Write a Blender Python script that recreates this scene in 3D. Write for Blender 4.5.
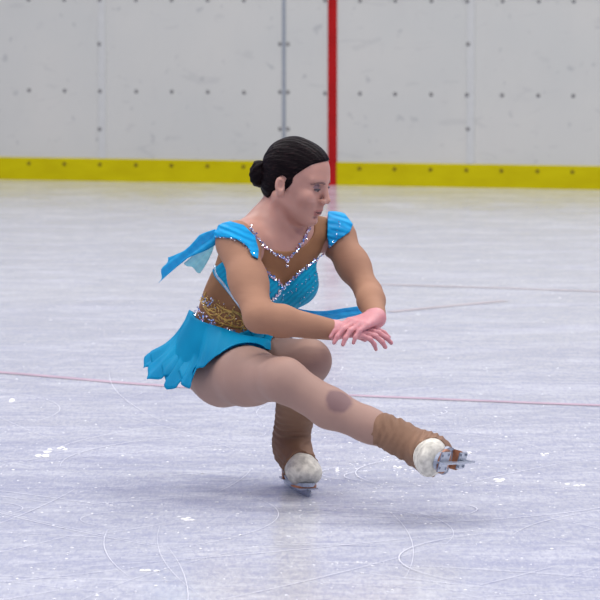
import bpy, bmesh, math, random
import numpy as np
from mathutils import Vector, Matrix

scene = bpy.context.scene
for o in list(bpy.data.objects):
    bpy.data.objects.remove(o)
COL = scene.collection

# ------------------------------------------------------------------ camera
CAM_H = 1.41            # metres above the ice
FPX = 4000.0            # focal length in pixels of a 600 px frame
PITCH = math.atan(343 / 4000.0)
D0 = 10.58              # distance of the skater
cam_data = bpy.data.cameras.new('camera')
cam_data.sensor_width = 36.0
cam_data.lens = FPX / 600.0 * 36.0
cam_data.clip_end = 200
cam_data.dof.use_dof = True
cam_data.dof.focus_distance = D0 - 0.15
cam_data.dof.aperture_fstop = 13.0
cam = bpy.data.objects.new('camera', cam_data)
cam.location = (0, 0, CAM_H)
cam.rotation_euler = (math.pi / 2 - PITCH, 0, 0)
COL.objects.link(cam)
scene.camera = cam

# ------------------------------------------------------------------ light
world = bpy.data.worlds.new('arena_air')
scene.world = world
world.use_nodes = True
bg = world.node_tree.nodes['Background']
bg.inputs[0].default_value = (0.43, 0.46, 0.98, 1)
bg.inputs[1].default_value = 0.36


def area(name, loc, sx, sy, power, color, rot=(0, 0, 0)):
    d = bpy.data.lights.new(name, 'AREA')
    d.shape = 'RECTANGLE'
    d.size = sx
    d.size_y = sy
    d.energy = power
    d.color = color
    o = bpy.data.objects.new(name, d)
    o.location = loc
    o.rotation_euler = rot
    COL.objects.link(o)
    return o


# rows of rink lamps under the roof
for j, yy in enumerate((3.0, 9.0, 15.0, 21.0)):
    for i, xx in enumerate((-9.0, -3.0, 3.0, 9.0)):
        area('rink_lamp', (xx, yy, 8.0), 3.0, 0.8, 272 if 2 > j > 0 else 256, (1.0, 0.97, 0.91))

scene.view_settings.view_transform = 'Standard'
scene.view_settings.look = 'None'
scene.view_settings.gamma = 1.0
scene.view_settings.use_curve_mapping = False
scene.view_settings.exposure = 0.0

# ------------------------------------------------------------------ pixel <-> world
CF = np.array([0, math.cos(PITCH), -math.sin(PITCH)])
CU = np.array([0, math.sin(PITCH), math.cos(PITCH)])
CR = np.array([1.0, 0, 0])
CAM = np.array([0, 0, CAM_H])


def ray(px, py):
    return CF + CR * ((px - 300) / FPX) + CU * ((300 - py) / FPX)


def P(px, py, d=0.0):
    """world point seen at (px, py) whose distance from the camera is that of the skater plus d"""
    return CAM + ray(px, py) * (D0 + d)


def to_px(p):
    q = p - CAM
    z = q @ CF
    return np.stack([300 + (q @ CR) / z * FPX, 300 - (q @ CU) / z * FPX], axis=-1)


def ground(px, py):
    r = ray(px, py)
    return CAM + r * (-CAM_H / r[2])


def nrm(v):
    v = np.asarray(v, float)
    return v / np.linalg.norm(v)


# ------------------------------------------------------------------ materials
class NT:
    def __init__(self, name):
        m = bpy.data.materials.new(name)
        m.use_nodes = True
        self.m = m
        self.t = m.node_tree
        self.n = self.t.nodes
        self.b = self.n['Principled BSDF']
        self.out = self.n['Material Output']

    def add(self, typ, **kw):
        n = self.n.new(typ)
        for k, v in kw.items():
            setattr(n, k, v)
        return n

    def link(self, a, b):
        self.t.links.new(a, b)

    def coord(self, scale=(1, 1, 1), rot=(0, 0, 0)):
        c = self.add('ShaderNodeTexCoord')
        mp = self.add('ShaderNodeMapping')
        mp.inputs['Scale'].default_value = scale
        mp.inputs['Rotation'].default_value = rot
        self.link(c.outputs['Object'], mp.inputs[0])
        return mp.outputs[0]

    def noise(self, vec, scale, detail=3, rough=0.5, dist=0.0):
        n = self.add('ShaderNodeTexNoise')
        n.inputs['Scale'].default_value = scale
        n.inputs['Detail'].default_value = detail
        n.inputs['Roughness'].default_value = rough
        n.inputs['Distortion'].default_value = dist
        self.link(vec, n.inputs['Vector'])
        return n.outputs[0]

    def ramp(self, fac, stops):
        r = self.add('ShaderNodeValToRGB')
        el = r.color_ramp.elements
        while len(el) > 1:
            el.remove(el[-1])
        el[0].position = stops[0][0]
        el[0].color = tuple(stops[0][1]) + (1,)
        for p, c in stops[1:]:
            e = el.new(p)
            e.color = tuple(c) + (1,)
        self.link(fac, r.inputs[0])
        return r.outputs[0]

    def mix(self, fac, a, b, mode='MIX'):
        x = self.add('ShaderNodeMix', data_type='RGBA', blend_type=mode)
        for sock, v in ((x.inputs[0], fac), (x.inputs[6], a), (x.inputs[7], b)):
            if hasattr(v, 'is_output'):
                self.link(v, sock)
            elif isinstance(v, (int, float)):
                sock.default_value = v
            else:
                sock.default_value = tuple(v) + (1,)
        return x.outputs[2]

    def math(self, op, a, b=0.0):
        x = self.add('ShaderNodeMath', operation=op)
        for s, v in ((x.inputs[0], a), (x.inputs[1], b)):
            if hasattr(v, 'is_output'):
                self.link(v, s)
            else:
                s.default_value = v
        return x.outputs[0]

    def bump(self, h, strength=0.2, dist=0.01):
        b = self.add('ShaderNodeBump')
        b.inputs['Strength'].default_value = strength
        b.inputs['Distance'].default_value = dist
        self.link(h, b.inputs['Height'])
        self.link(b.outputs[0], self.b.inputs['Normal'])

    def set(self, **kw):
        for k, v in kw.items():
            s = self.b.inputs[k.replace('_', ' ')]
            if hasattr(v, 'is_output'):
                self.link(v, s)
            elif isinstance(v, (tuple, list)) and len(v) == 3:
                s.default_value = tuple(v) + (1,)
            else:
                s.default_value = v
        return self


def simple(name, col, rough=0.6, var=0.12, scale=40, metal=0.0, bump=0.0, spec=0.5):
    t = NT(name)
    v = t.coord()
    n = t.noise(v, scale, 4)
    dark = tuple(c * (1 - var) for c in col)
    lite = tuple(min(1, c * (1 + var)) for c in col)
    t.set(Base_Color=t.ramp(n, [(0.3, dark), (0.7, lite)]), Roughness=rough, Metallic=metal)
    t.b.inputs['Specular IOR Level'].default_value = spec
    if bump:
        t.bump(n, bump, 0.004)
    return t.m


def skin_mat(name, a, b, scale=14):
    t = NT(name)
    v = t.coord()
    n = t.noise(v, scale, 3)
    n2 = t.noise(v, 160, 2)
    c = t.ramp(n, [(0.32, a), (0.68, b)])
    t.set(Base_Color=c, Roughness=0.5)
    t.b.inputs['Subsurface Weight'].default_value = 0.12
    t.b.inputs['Subsurface Radius'].default_value = (0.012, 0.005, 0.003)
    t.b.inputs['Subsurface Scale'].default_value = 0.5
    t.bump(n2, 0.05, 0.002)
    return t.m


M = {}
M['skin'] = skin_mat('skin', (0.425, 0.225, 0.175), (0.49, 0.262, 0.205))
M['hand_skin'] = skin_mat('hand_skin', (0.55, 0.22, 0.24), (0.63, 0.29, 0.30), 30)
M['lip'] = skin_mat('lip', (0.36, 0.14, 0.12), (0.41, 0.17, 0.14))


def net_mat(name, a, b, rough=0.75):
    """stretch mesh fabric: fine weave, soft creases"""
    t = NT(name)
    v = t.coord()
    n = t.noise(v, 9, 4)
    w = t.noise(t.coord((1, 1, 0.2)), 600, 1)
    cr = t.noise(t.coord((0.6, 0.6, 3.0)), 22, 3, 0.5, 0.6)
    t.set(Base_Color=t.mix(t.math('MULTIPLY', w, 0.25), t.ramp(n, [(0.3, a), (0.7, b)]), a), Roughness=rough)
    t.b.inputs['Specular IOR Level'].default_value = 0.25
    t.bump(cr, 0.12, 0.006)
    return t.m


M['mesh_top'] = net_mat('nude_mesh_fabric', (0.235, 0.112, 0.052), (0.30, 0.148, 0.072))
M['mesh_sleeve'] = net_mat('nude_sleeve_fabric', (0.325, 0.172, 0.108), (0.375, 0.20, 0.126))
TI_A, TI_B = (0.325, 0.205, 0.165), (0.375, 0.235, 0.188)
M['tights'] = net_mat('skating_tights', TI_A, TI_B, 0.6)
M['knee_pad'] = net_mat('tights_over_pad', (0.18, 0.10, 0.10), (0.22, 0.125, 0.12), 0.6)
M['boot_cover'] = net_mat('boot_cover_fabric', (0.195, 0.11, 0.068), (0.26, 0.148, 0.092), 0.7)


def satin(name, a, b, rot, scale, stretch=(1, 1, 1), rough=0.5, sheer=0.0, bump=0.5):
    t = NT(name)
    v = t.coord(stretch, rot)
    w = t.add('ShaderNodeTexWave')
    w.inputs['Scale'].default_value = scale
    w.inputs['Distortion'].default_value = 3.0
    w.inputs['Detail'].default_value = 2
    w.inputs['Detail Scale'].default_value = 1.2
    t.link(v, w.inputs['Vector'])
    n = t.noise(v, 11, 4)
    f = t.math('ADD', t.math('MULTIPLY', w.outputs['Fac'], 0.25), t.math('MULTIPLY', n, 0.75))
    t.set(Base_Color=t.ramp(f, [(0.25, a), (0.75, b)]), Roughness=rough)
    t.b.inputs['Specular IOR Level'].default_value = 0.12
    t.bump(f, bump, 0.006)
    if sheer:
        tr = t.add('ShaderNodeBsdfTranslucent')
        tr.inputs[0].default_value = tuple(b) + (1,)
        tp = t.add('ShaderNodeBsdfTransparent')
        m1 = t.add('ShaderNodeMixShader')
        m1.inputs[0].default_value = 0.35
        t.link(t.b.outputs[0], m1.inputs[1])
        t.link(tr.outputs[0], m1.inputs[2])
        m2 = t.add('ShaderNodeMixShader')
        m2.inputs[0].default_value = sheer
        t.link(m1.outputs[0], m2.inputs[1])
        t.link(tp.outputs[0], m2.inputs[2])
        t.link(m2.outputs[0], t.out.inputs[0])
    return t.m


TQ_A, TQ_B = (0.001, 0.20, 0.37), (0.005, 0.33, 0.54)
M['bodice'] = satin('turquoise_bodice', TQ_A, TQ_B, (0, math.radians(-48), 0), 28)
M['sleeve_cap'] = satin('turquoise_draped_cap', (0.001, 0.22, 0.50), (0.008, 0.36, 0.70), (0, math.radians(70), 0), 26)
M['skirt'] = satin('turquoise_chiffon', (0.002, 0.29, 0.53), (0.010, 0.41, 0.68), (0, math.radians(50), 0), 3.0, sheer=0.06, bump=0.1)
M['brief'] = satin('turquoise_lycra', TQ_A, TQ_B, (0, 0, 0), 10)
M['streamer'] = satin('turquoise_streamer', (0.003, 0.34, 0.66), (0.02, 0.46, 0.78), (0, math.radians(40), 0), 14, sheer=0.15, bump=0.3)
M['streamer_sheer'] = satin('turquoise_streamer_single_layer', (0.10, 0.50, 0.62), (0.25, 0.66, 0.74), (0, math.radians(40), 0), 14, sheer=0.38, bump=0.3)
M['gold'] = simple('gold_braid', (0.52, 0.33, 0.09), 0.42, 0.35, 90, metal=0.35)
M['gem'] = simple('clear_crystal', (0.80, 0.82, 0.90), 0.12, 0.1, 200, metal=0.85)
M['gem_blue'] = simple('blue_crystal', (0.22, 0.40, 0.80), 0.12, 0.2, 200, metal=0.85)
M['gem_pink'] = simple('pale_pink_crystal', (0.75, 0.52, 0.66), 0.12, 0.2, 200, metal=0.85)
M['silver_braid'] = simple('silver_braid', (0.40, 0.50, 0.60), 0.4, 0.3, 200, metal=0.4)
M['boot_white'] = simple('worn_white_leather', (0.58, 0.56, 0.49), 0.6, 0.3, 70, bump=0.5)
M['sole'] = simple('stained_wood_sole', (0.34, 0.13, 0.06), 0.55, 0.3, 50)
M['sole_grey'] = simple('grey_sole_paint', (0.30, 0.34, 0.42), 0.5, 0.2, 50)
M['steel'] = simple('blade_steel', (0.42, 0.46, 0.52), 0.3, 0.15, 80, metal=0.9)
M['mouth'] = simple('mouth_line', (0.10, 0.03, 0.028), 0.5, 0.1)
M['eye_white'] = simple('eye_white', (0.30, 0.27, 0.26), 0.3, 0.05)
M['iris'] = simple('brown_iris', (0.05, 0.03, 0.02), 0.2, 0.2)
M['lash'] = simple('dark_lashes', (0.035, 0.028, 0.04), 0.6, 0.1)
M['brow'] = simple('dark_brow_hair', (0.16, 0.085, 0.075), 0.8, 0.2, 300)
M['eyeshadow'] = simple('violet_grey_eyeshadow', (0.25, 0.15, 0.16), 0.6, 0.1)


def hair_mat():
    t = NT('dark_brown_hair')
    v = t.coord((1.0, 1.0, 1.0))
    w = t.noise(t.coord((14, 14, 60), (0, math.radians(-28), 0)), 5, 4, 0.6)
    n = t.noise(v, 22, 2)
    base = t.ramp(w, [(0.35, (0.002, 0.001, 0.0018)), (0.58, (0.006, 0.0028, 0.0042)), (0.78, (0.030, 0.014, 0.014))])
    t.set(Base_Color=base, Roughness=0.5)
    t.b.inputs['Specular IOR Level'].default_value = 0.06
    t.bump(w, 0.6, 0.004)
    return t.m


M['hair'] = hair_mat()


def board_mat():
    t = NT('white_rink_board')
    v = t.coord()
    n = t.noise(v, 1.6, 4)
    st = t.noise(t.coord((1, 1, 0.35)), 9, 5, 0.65)
    c = t.ramp(n, [(0.3, (0.455, 0.465, 0.435)), (0.7, (0.495, 0.495, 0.455))])
    # puck scuffs: sparse dark blots
    s1 = t.noise(t.coord((1.0, 1.0, 1.0)), 13, 3, 0.5, 0.4)
    m1 = t.ramp(s1, [(0.645, (0, 0, 0)), (0.72, (1, 1, 1))])
    s2 = t.noise(t.coord((0.6, 0.6, 2.2)), 6.5, 2, 0.5, 1.0)
    m2 = t.ramp(s2, [(0.63, (0, 0, 0)), (0.70, (1, 1, 1))])
    c2 = t.mix(t.math('MULTIPLY', m1, 0.45), c, (0.26, 0.26, 0.27))
    c3 = t.mix(t.math('MULTIPLY', m2, 0.22), c2, (0.30, 0.30, 0.30))
    c4 = t.mix(t.math('MULTIPLY', t.ramp(st, [(0.55, (0, 0, 0)), (0.8, (1, 1, 1))]), 0.14), c3, (0.35, 0.34, 0.33))
    t.set(Base_Color=c4, Roughness=0.45)
    return t.m


def kick_mat():
    t = NT('yellow_kick_plate')
    v = t.coord()
    n = t.noise(t.coord((1, 1, 3)), 4, 5, 0.6)
    t.set(Base_Color=t.ramp(n, [(0.3, (0.42, 0.355, 0.001)), (0.65, (0.48, 0.42, 0.002)), (0.8, (0.41, 0.32, 0.004))]), Roughness=0.6)
    t.b.inputs['Specular IOR Level'].default_value = 0.08
    return t.m


M['board'] = board_mat()
M['kick'] = kick_mat()
M['red'] = simple('red_line_paint', (0.33, 0.008, 0.009), 0.6, 0.12, 8, spec=0.1)
M['seam_grey'] = simple('grey_joint_strip', (0.235, 0.26, 0.285), 0.5, 0.1, 20)
M['seam_pale'] = simple('pale_joint_strip', (0.465, 0.475, 0.455), 0.5, 0.03, 20)
M['bolt_kick'] = simple('dirty_bolt', (0.16, 0.125, 0.01), 0.8, 0.2, 100, spec=0.1)
M['bolt'] = simple('dull_bolt', (0.19, 0.19, 0.185), 0.9, 0.2, 100)
M['rail'] = simple('board_cap_rail', (0.45, 0.47, 0.55), 0.5, 0.1, 10)


def ice_mat():
    t = NT('skated_ice')
    v = t.coord()
    big = t.noise(v, 0.55, 4, 0.6)
    base = t.ramp(big, [(0.3, (0.455, 0.475, 0.535)), (0.7, (0.515, 0.53, 0.57))])
    c = base
    h = None
    # scratch fields: long thin marks in several directions
    for k, (ang, sc, thr, amt) in enumerate(((8, 1, .60, .22), (-35, 1, .62, .22), (62, 1, .62, .20), (110, 1, .63, .20), (150, 1, .62, .2))):
        u = t.coord((1.1, 60, 1), (0, 0, math.radians(ang)))
        s = t.noise(u, 1.7, 3, 0.6, 0.25)
        m = t.ramp(s, [(thr, (0, 0, 0)), (thr + 0.09, (1, 1, 1))])
        c = t.mix(t.math('MULTIPLY', m, amt), c, (0.70, 0.715, 0.76))
        h = m if h is None else t.math('ADD', h, m)
    # darker scraped streaks
    u = t.coord((0.5, 3.0, 1), (0, 0, math.radians(8)))
    s = t.noise(u, 1.9, 5, 0.62, 0.5)
    c = t.mix(t.math('MULTIPLY', t.ramp(s, [(0.48, (0, 0, 0)), (0.68, (1, 1, 1))]), 0.55), c, (0.36, 0.38, 0.50))
    # frost patches and grains of snow
    f = t.noise(t.coord((0.7, 1.6, 1), (0, 0, math.radians(-12))), 2.6, 7, 0.74, 0.6)
    fm = t.ramp(f, [(0.46, (0, 0, 0)), (0.70, (1, 1, 1))])
    c = t.mix(t.math('MULTIPLY', fm, 0.55), c, (0.63, 0.645, 0.68))
    f3 = t.noise(t.coord((0.8, 1.0, 1), (0, 0, math.radians(25))), 17, 6, 0.7, 0.5)
    c = t.mix(t.math('MULTIPLY', t.ramp(f3, [(0.50, (0, 0, 0)), (0.66, (1, 1, 1))]), 0.5), c, (0.70, 0.715, 0.75))
    c = t.mix(t.math('MULTIPLY', t.ramp(f3, [(0.36, (1, 1, 1)), (0.48, (0, 0, 0))]), 0.35), c, (0.34, 0.36, 0.48))
    g = t.noise(t.coord((1, 0.16, 1)), 140, 4, 0.7)
    gm = t.math('MULTIPLY', t.ramp(g, [(0.50, (0, 0, 0)), (0.72, (1, 1, 1))]), t.math('ADD', t.math('MULTIPLY', fm, 0.45), 0.42))
    c = t.mix(gm, c, (0.76, 0.77, 0.80))
    g2 = t.noise(t.coord((1, 0.2, 1)), 80, 3, 0.6)
    c = t.mix(t.math('MULTIPLY', t.ramp(g2, [(0.38, (1, 1, 1)), (0.52, (0, 0, 0))]), 0.42), c, (0.34, 0.36, 0.48))
    rough = t.math('ADD', t.math('MULTIPLY', fm, 0.12), 0.135)
    t.set(Base_Color=c, Roughness=rough, IOR=1.31)
    t.bump(t.math('ADD', t.math('MULTIPLY', h, 0.4), g), 0.12, 0.003)
    return t.m


M['ice'] = ice_mat()
M['ice_red'] = simple('faded_red_line_under_ice', (0.54, 0.40, 0.46), 0.25, 0.15, 6)
M['ice_red_faint'] = simple('worn_red_line_under_ice', (0.56, 0.50, 0.51), 0.2, 0.06, 6)
M['snow'] = simple('ice_shavings_white', (0.74, 0.75, 0.79), 0.8, 0.05, 200)
M['trace'] = simple('scratched_ice_white', (0.60, 0.61, 0.67), 0.6, 0.08, 30)

# ------------------------------------------------------------------ object helpers


def link_mesh(name, verts, faces, mats, parent=None, origin=(0, 0, 0), smooth=True, mat_idx=None):
    me = bpy.data.meshes.new(name)
    v = np.asarray(verts, float) - np.asarray(origin)
    me.from_pydata(v.tolist(), [], [list(map(int, f)) for f in faces])
    for m in (mats if isinstance(mats, (list, tuple)) else [mats]):
        me.materials.append(m)
    if mat_idx is not None:
        me.polygons.foreach_set('material_index', np.asarray(mat_idx, np.int32))
    me.polygons.foreach_set('use_smooth', np.full(len(me.polygons), smooth, bool))
    me.update()
    o = bpy.data.objects.new(name, me)
    if parent is None:
        o.location = origin
    else:
        o.parent = parent
    COL.objects.link(o)
    return o


def tag(o, label=None, cat=None, group=None, kind=None):
    if label: o['label'] = label
    if cat: o['category'] = cat
    if group: o['group'] = group
    if kind: o['kind'] = kind
    return o


class Geo:
    """collects polygons; every polygon has a material slot"""
    def __init__(self):
        self.v, self.f, self.m = [], [], []

    def add(self, verts, faces, m=0):
        b = len(self.v)
        self.v += [tuple(p) for p in verts]
        self.f += [tuple(b + i for i in f) for f in faces]
        self.m += [m] * len(faces)

    def box(self, lo, hi, m=0, M4=None):
        x0, y0, z0 = lo
        x1, y1, z1 = hi
        vs = [(x0, y0, z0), (x1, y0, z0), (x1, y1, z0), (x0, y1, z0), (x0, y0, z1), (x1, y0, z1), (x1, y1, z1), (x0, y1, z1)]
        if M4 is not None:
            vs = [tuple(M4[:3, :3] @ np.array(p) + M4[:3, 3]) for p in vs]
        self.add(vs, [(3, 2, 1, 0), (4, 5, 6, 7), (0, 1, 5, 4), (1, 2, 6, 5), (2, 3, 7, 6), (3, 0, 4, 7)], m)

    def tube(self, pts, r, m=0, n=6):
        pts = [np.asarray(p, float) for p in pts]
        if not hasattr(r, '__len__'):
            r = [r] * len(pts)
        vs = []
        for i, p in enumerate(pts):
            t = nrm(pts[min(i + 1, len(pts) - 1)] - pts[max(i - 1, 0)])
            a = nrm(np.cross(t, (0.31, 0.2, 0.93)))
            b = np.cross(t, a)
            for k in range(n):
                w = 2 * math.pi * k / n
                vs.append(p + (a * math.cos(w) + b * math.sin(w)) * r[i])
        fs = []
        for i in range(len(pts) - 1):
            for k in range(n):
                fs.append((i * n + k, i * n + (k + 1) % n, (i + 1) * n + (k + 1) % n, (i + 1) * n + k))
        fs.append(tuple(range(n))[::-1])
        fs.append(tuple((len(pts) - 1) * n + k for k in range(n)))
        self.add(vs, fs, m)

    def gem(self, p, nml, r, m=0):
        nml = nrm(nml)
        a = nrm(np.cross(nml, (0.3, 0.5, 0.8)))
        b = np.cross(nml, a)
        p = np.asarray(p)
        vs = [p - nml * r * 0.4]
        for k in range(6):
            w = math.pi * k / 3
            vs.append(p + (a * math.cos(w) + b * math.sin(w)) * r)
        for k in range(6):
            w = math.pi * k / 3
            vs.append(p + (a * math.cos(w) + b * math.sin(w)) * r * 0.55 + nml * r * 0.6)
        fs = [(0, 1 + (k + 1) % 6, 1 + k) for k in range(6)]
        fs += [(1 + k, 1 + (k + 1) % 6, 7 + (k + 1) % 6, 7 + k) for k in range(6)]
        fs.append(tuple(range(7, 13)))
        self.add(vs, fs, m)

    def prism(self, poly, M4, y0, y1, m=0):
        """poly in local XZ, extruded along local Y"""
        n = len(poly)
        vs = [(x, y0, z) for x, z in poly] + [(x, y1, z) for x, z in poly]
        vs = [tuple(M4[:3, :3] @ np.array(p) + M4[:3, 3]) for p in vs]
        fs = [tuple(range(n)), tuple(range(n, 2 * n))[::-1]] + [(i, (i + 1) % n + 0, n + (i + 1) % n, n + i)[::-1] for i in range(n)]
        self.add(vs, fs, m)

    def build(self, name, mats, parent=None, origin=(0, 0, 0), smooth=False):
        return link_mesh(name, self.v, self.f, mats, parent, origin, smooth, self.m)


# ------------------------------------------------------------------ implicit surfaces


def smin(a, b, k):
    if k <= 0:
        return np.minimum(a, b)
    h = np.maximum(k - np.abs(a - b), 0) / k
    return np.minimum(a, b) - h * h * k * 0.25


class Cap:
    def __init__(self, a, b, ra, rb, k=0.02, sub=False):
        self.a, self.b, self.ra, self.rb, self.k, self.sub = np.asarray(a, float), np.asarray(b, float), ra, rb, k, sub
        self.c = (self.a + self.b) / 2
        self.R = np.linalg.norm(self.b - self.a) / 2 + max(ra, rb)

    def __call__(self, p):
        ba = self.b - self.a
        pa = p - self.a
        t = np.clip((pa @ ba) / (ba @ ba), 0, 1)
        return np.linalg.norm(pa - t[:, None] * ba, axis=1) - (self.ra + (self.rb - self.ra) * t)


class Ell:
    def __init__(self, c, r, axes=None, k=0.02, sub=False):
        self.c, self.r = np.asarray(c, float), np.asarray(r, float)
        self.A = np.eye(3) if axes is None else np.asarray(axes, float)   # rows are the axes
        self.R = max(r)
        self.k, self.sub = k, sub

    def __call__(self, p):
        q = (p - self.c) @ self.A.T
        k0 = np.linalg.norm(q / self.r, axis=1)
        k1 = np.linalg.norm(q / self.r ** 2, axis=1)
        return k0 * (k0 - 1) / np.maximum(k1, 1e-9)


class Group:
    def __init__(self, prims, k=0.02):
        self.prims, self.k = prims, k

    def __call__(self, p, c=None, rb=1e9):
        d = np.full(len(p), 1.0)
        for s in self.prims:
            if c is not None and np.linalg.norm(s.c - c) - s.R > rb + s.k + 0.05:
                continue
            e = s(p)
            if s.sub:
                d = -smin(-d, e, s.k)
            else:
                d = smin(d, e, s.k)
        return d


class Body:
    def __init__(self, groups):
        self.groups = groups

    def __call__(self, p, c=None, rb=1e9):
        d = np.full(len(p), 1.0)
        for g in self.groups:
            d = smin(d, g(p, c, rb), g.k)
        return d

    def all(self):
        return [s for g in self.groups for s in g.prims]


def bounds(prims, pad=0.03):
    lo = np.min([s.c - s.R for s in prims], axis=0) - pad
    hi = np.max([s.c + s.R for s in prims], axis=0) + pad
    return lo, hi


def polygonize(fn, lo, hi, h=0.003, n=16, smooth=1):
    lo = np.asarray(lo, float)
    nb = np.maximum(np.ceil((np.asarray(hi) - lo) / (h * n)).astype(int), 1)
    bi = np.stack(np.meshgrid(*[np.arange(x) for x in nb], indexing='ij'), -1).reshape(-1, 3)
    cent = lo + (bi + 0.5) * h * n
    rb = h * n * 0.8661
    dc = fn(cent)
    act = bi[np.abs(dc) < rb * 1.7 + 0.012]
    G = nb * n + 2
    base = np.stack(np.meshgrid(*[np.arange(n + 1)] * 3, indexing='ij'), -1).reshape(-1, 3)
    ids, vs, edges = [], [], []
    corners = [(i, j, k) for i in (0, 1) for j in (0, 1) for k in (0, 1)]
    eds = [(a, b) for a in range(8) for b in range(a + 1, 8) if sum(x != y for x, y in zip(corners[a], corners[b])) == 1]
    for b in act:
        p = lo + (b * n + base) * h
        c = lo + (b + 0.5) * n * h
        d = fn(p, c, rb)
        if d.min() > 0 or d.max() < 0:
            continue
        d = d.reshape(n + 1, n + 1, n + 1)
        s = d < 0
        cs = [s[i:n + i, j:n + j, k:n + k] for i, j, k in corners]
        tot = sum(x.astype(np.int8) for x in cs)
        ii = np.argwhere((tot > 0) & (tot < 8))
        if len(ii) == 0:
            continue
        dv = np.stack([d[ii[:, 0] + i, ii[:, 1] + j, ii[:, 2] + k] for i, j, k in corners], 1)
        acc = np.zeros((len(ii), 3))
        cnt = np.zeros(len(ii))
        for a, e in eds:
            va, vb = dv[:, a], dv[:, e]
            m = (va < 0) != (vb < 0)
            t = np.where(m, va / np.where(m, va - vb, 1), 0)
            pt = np.array(corners[a]) + t[:, None] * (np.array(corners[e]) - np.array(corners[a]))
            acc += pt * m[:, None]
            cnt += m
        gi = b * n + ii
        vs.append(lo + (gi + acc / cnt[:, None]) * h)
        ids.append((gi[:, 0] * G[1] + gi[:, 1]) * G[2] + gi[:, 2])
        for ax in range(3):
            sl0 = [slice(0, n)] * 3
            sl1 = [slice(0, n)] * 3
            sl1[ax] = slice(1, n + 1)
            a0, a1 = s[tuple(sl0)], s[tuple(sl1)]
            e = np.argwhere(a0 != a1)
            if len(e):
                edges.append(np.column_stack([b * n + e, np.full(len(e), ax), a0[tuple(e.T)]]))
    if not vs:
        return np.zeros((0, 3)), np.zeros((0, 4), int)
    vs = np.concatenate(vs)
    ids = np.concatenate(ids)
    order = np.argsort(ids)
    ids, vs = ids[order], vs[order]
    E = np.concatenate(edges)
    faces = []
    for ax in range(3):
        e = E[E[:, 3] == ax]
        if len(e) == 0:
            continue
        u, w = (ax + 1) % 3, (ax + 2) % 3
        q = []
        ok = np.ones(len(e), bool)
        for du, dw in ((1, 1), (0, 1), (0, 0), (1, 0)):
            g = e[:, :3].copy()
            g[:, u] -= du
            g[:, w] -= dw
            gid = (g[:, 0] * G[1] + g[:, 1]) * G[2] + g[:, 2]
            k = np.clip(np.searchsorted(ids, gid), 0, len(ids) - 1)
            ok &= ids[k] == gid
            q.append(k)
        q = np.column_stack(q)
        flip = e[:, 4] == 0
        q[flip] = q[flip][:, ::-1]
        faces.append(q[ok])
    F = np.concatenate(faces)
    for _ in range(smooth):
        acc = np.zeros_like(vs)
        cnt = np.zeros(len(vs))
        for a, b in ((0, 1), (1, 2), (2, 3), (3, 0)):
            np.add.at(acc, F[:, a], vs[F[:, b]])
            np.add.at(cnt, F[:, a], 1)
            np.add.at(acc, F[:, b], vs[F[:, a]])
            np.add.at(cnt, F[:, b], 1)
        vs = vs * 0.5 + 0.5 * acc / np.maximum(cnt, 1)[:, None]
    return vs, F


def surf(name, fn, lo, hi, mats, parent, h=0.003, smooth=1, origin=None, idx=None):
    v, f = polygonize(fn, lo, hi, h, smooth=smooth)
    mi = None
    if idx is not None:
        mi = idx(v[f].mean(axis=1))
    o = link_mesh(name, v, f, mats, parent, ROOT if origin is None else origin, True, mi)
    return o


def poly_sdf(p, poly):
    """signed distance of 2D points to a polygon, negative inside"""
    poly = np.asarray(poly, float)
    d = np.full(len(p), 1e18)
    ins = np.zeros(len(p), bool)
    for i in range(len(poly)):
        a, b = poly[i], poly[(i + 1) % len(poly)]
        e = b - a
        w = p - a
        t = np.clip((w @ e) / (e @ e), 0, 1)
        q = w - t[:, None] * e
        d = np.minimum(d, (q * q).sum(1))
        c = (a[1] > p[:, 1]) != (b[1] > p[:, 1])
        with np.errstate(divide='ignore', invalid='ignore'):
            x = a[0] + (p[:, 1] - a[1]) / (b[1] - a[1]) * (b[0] - a[0])
        ins ^= c & (p[:, 0] < x)
    d = np.sqrt(d)
    return np.where(ins, -d, d)


KPX = D0 / FPX


def px_region(poly):
    return lambda p: poly_sdf(to_px(p), poly) * KPX


# ------------------------------------------------------------------ the rink
WALL_Y0 = 24.845                         # wall line: y = WALL_Y0 + slope * x
gl, gr = ground(0, 179.5), ground(600, 189.7)
wslope = (gr[1] - gl[1]) / (gr[0] - gl[0])
wyaw = math.atan(wslope)
WO = np.array([0, gl[1] - wslope * gl[0], 0])
WM = np.eye(4)
WM[:3, :3] = np.array(Matrix.Rotation(wyaw, 3, 'Z'))
WM[:3, 3] = WO


def wall_u(px):
    """position along the wall (metres) of a pixel column"""
    r = ray(px, 150)
    A = np.array([[r[0], -math.cos(wyaw)], [r[1], -math.sin(wyaw)]])
    s, u = np.linalg.solve(A, WO[:2])
    return u


def wall_z(px, py):
    u = wall_u(px)
    pt = WO + np.array([math.cos(wyaw), math.sin(wyaw), 0]) * u
    r = ray(px, py)
    s = pt[1] / r[1]
    return CAM_H + s * r[2]


def set_wall(o):
    o.matrix_world = Matrix(WM.tolist())


# ice floor
g = Geo()
nx, ny = 40, 40
for i in range(1):
    g.add([(-18, -3, 0), (18, -3, 0), (18, 34, 0), (-18, 34, 0)], [(0, 1, 2, 3)])
    g.add([(-18, -3, -0.05), (18, -3, -0.05), (18, 34, -0.05), (-18, 34, -0.05)], [(3, 2, 1, 0)])
floor = g.build('floor', [M['ice']])
tag(floor, 'pale lavender skated ice surface covered in blade scratches', kind='structure')

HW = 1.22
g = Geo()
g.box((-14, 0, 0.0), (14, 0.10, HW))
wall = g.build('wall_back', [M['board']])
set_wall(wall)
tag(wall, 'white dasher boards of the rink with puck scuffs', kind='structure')

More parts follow.
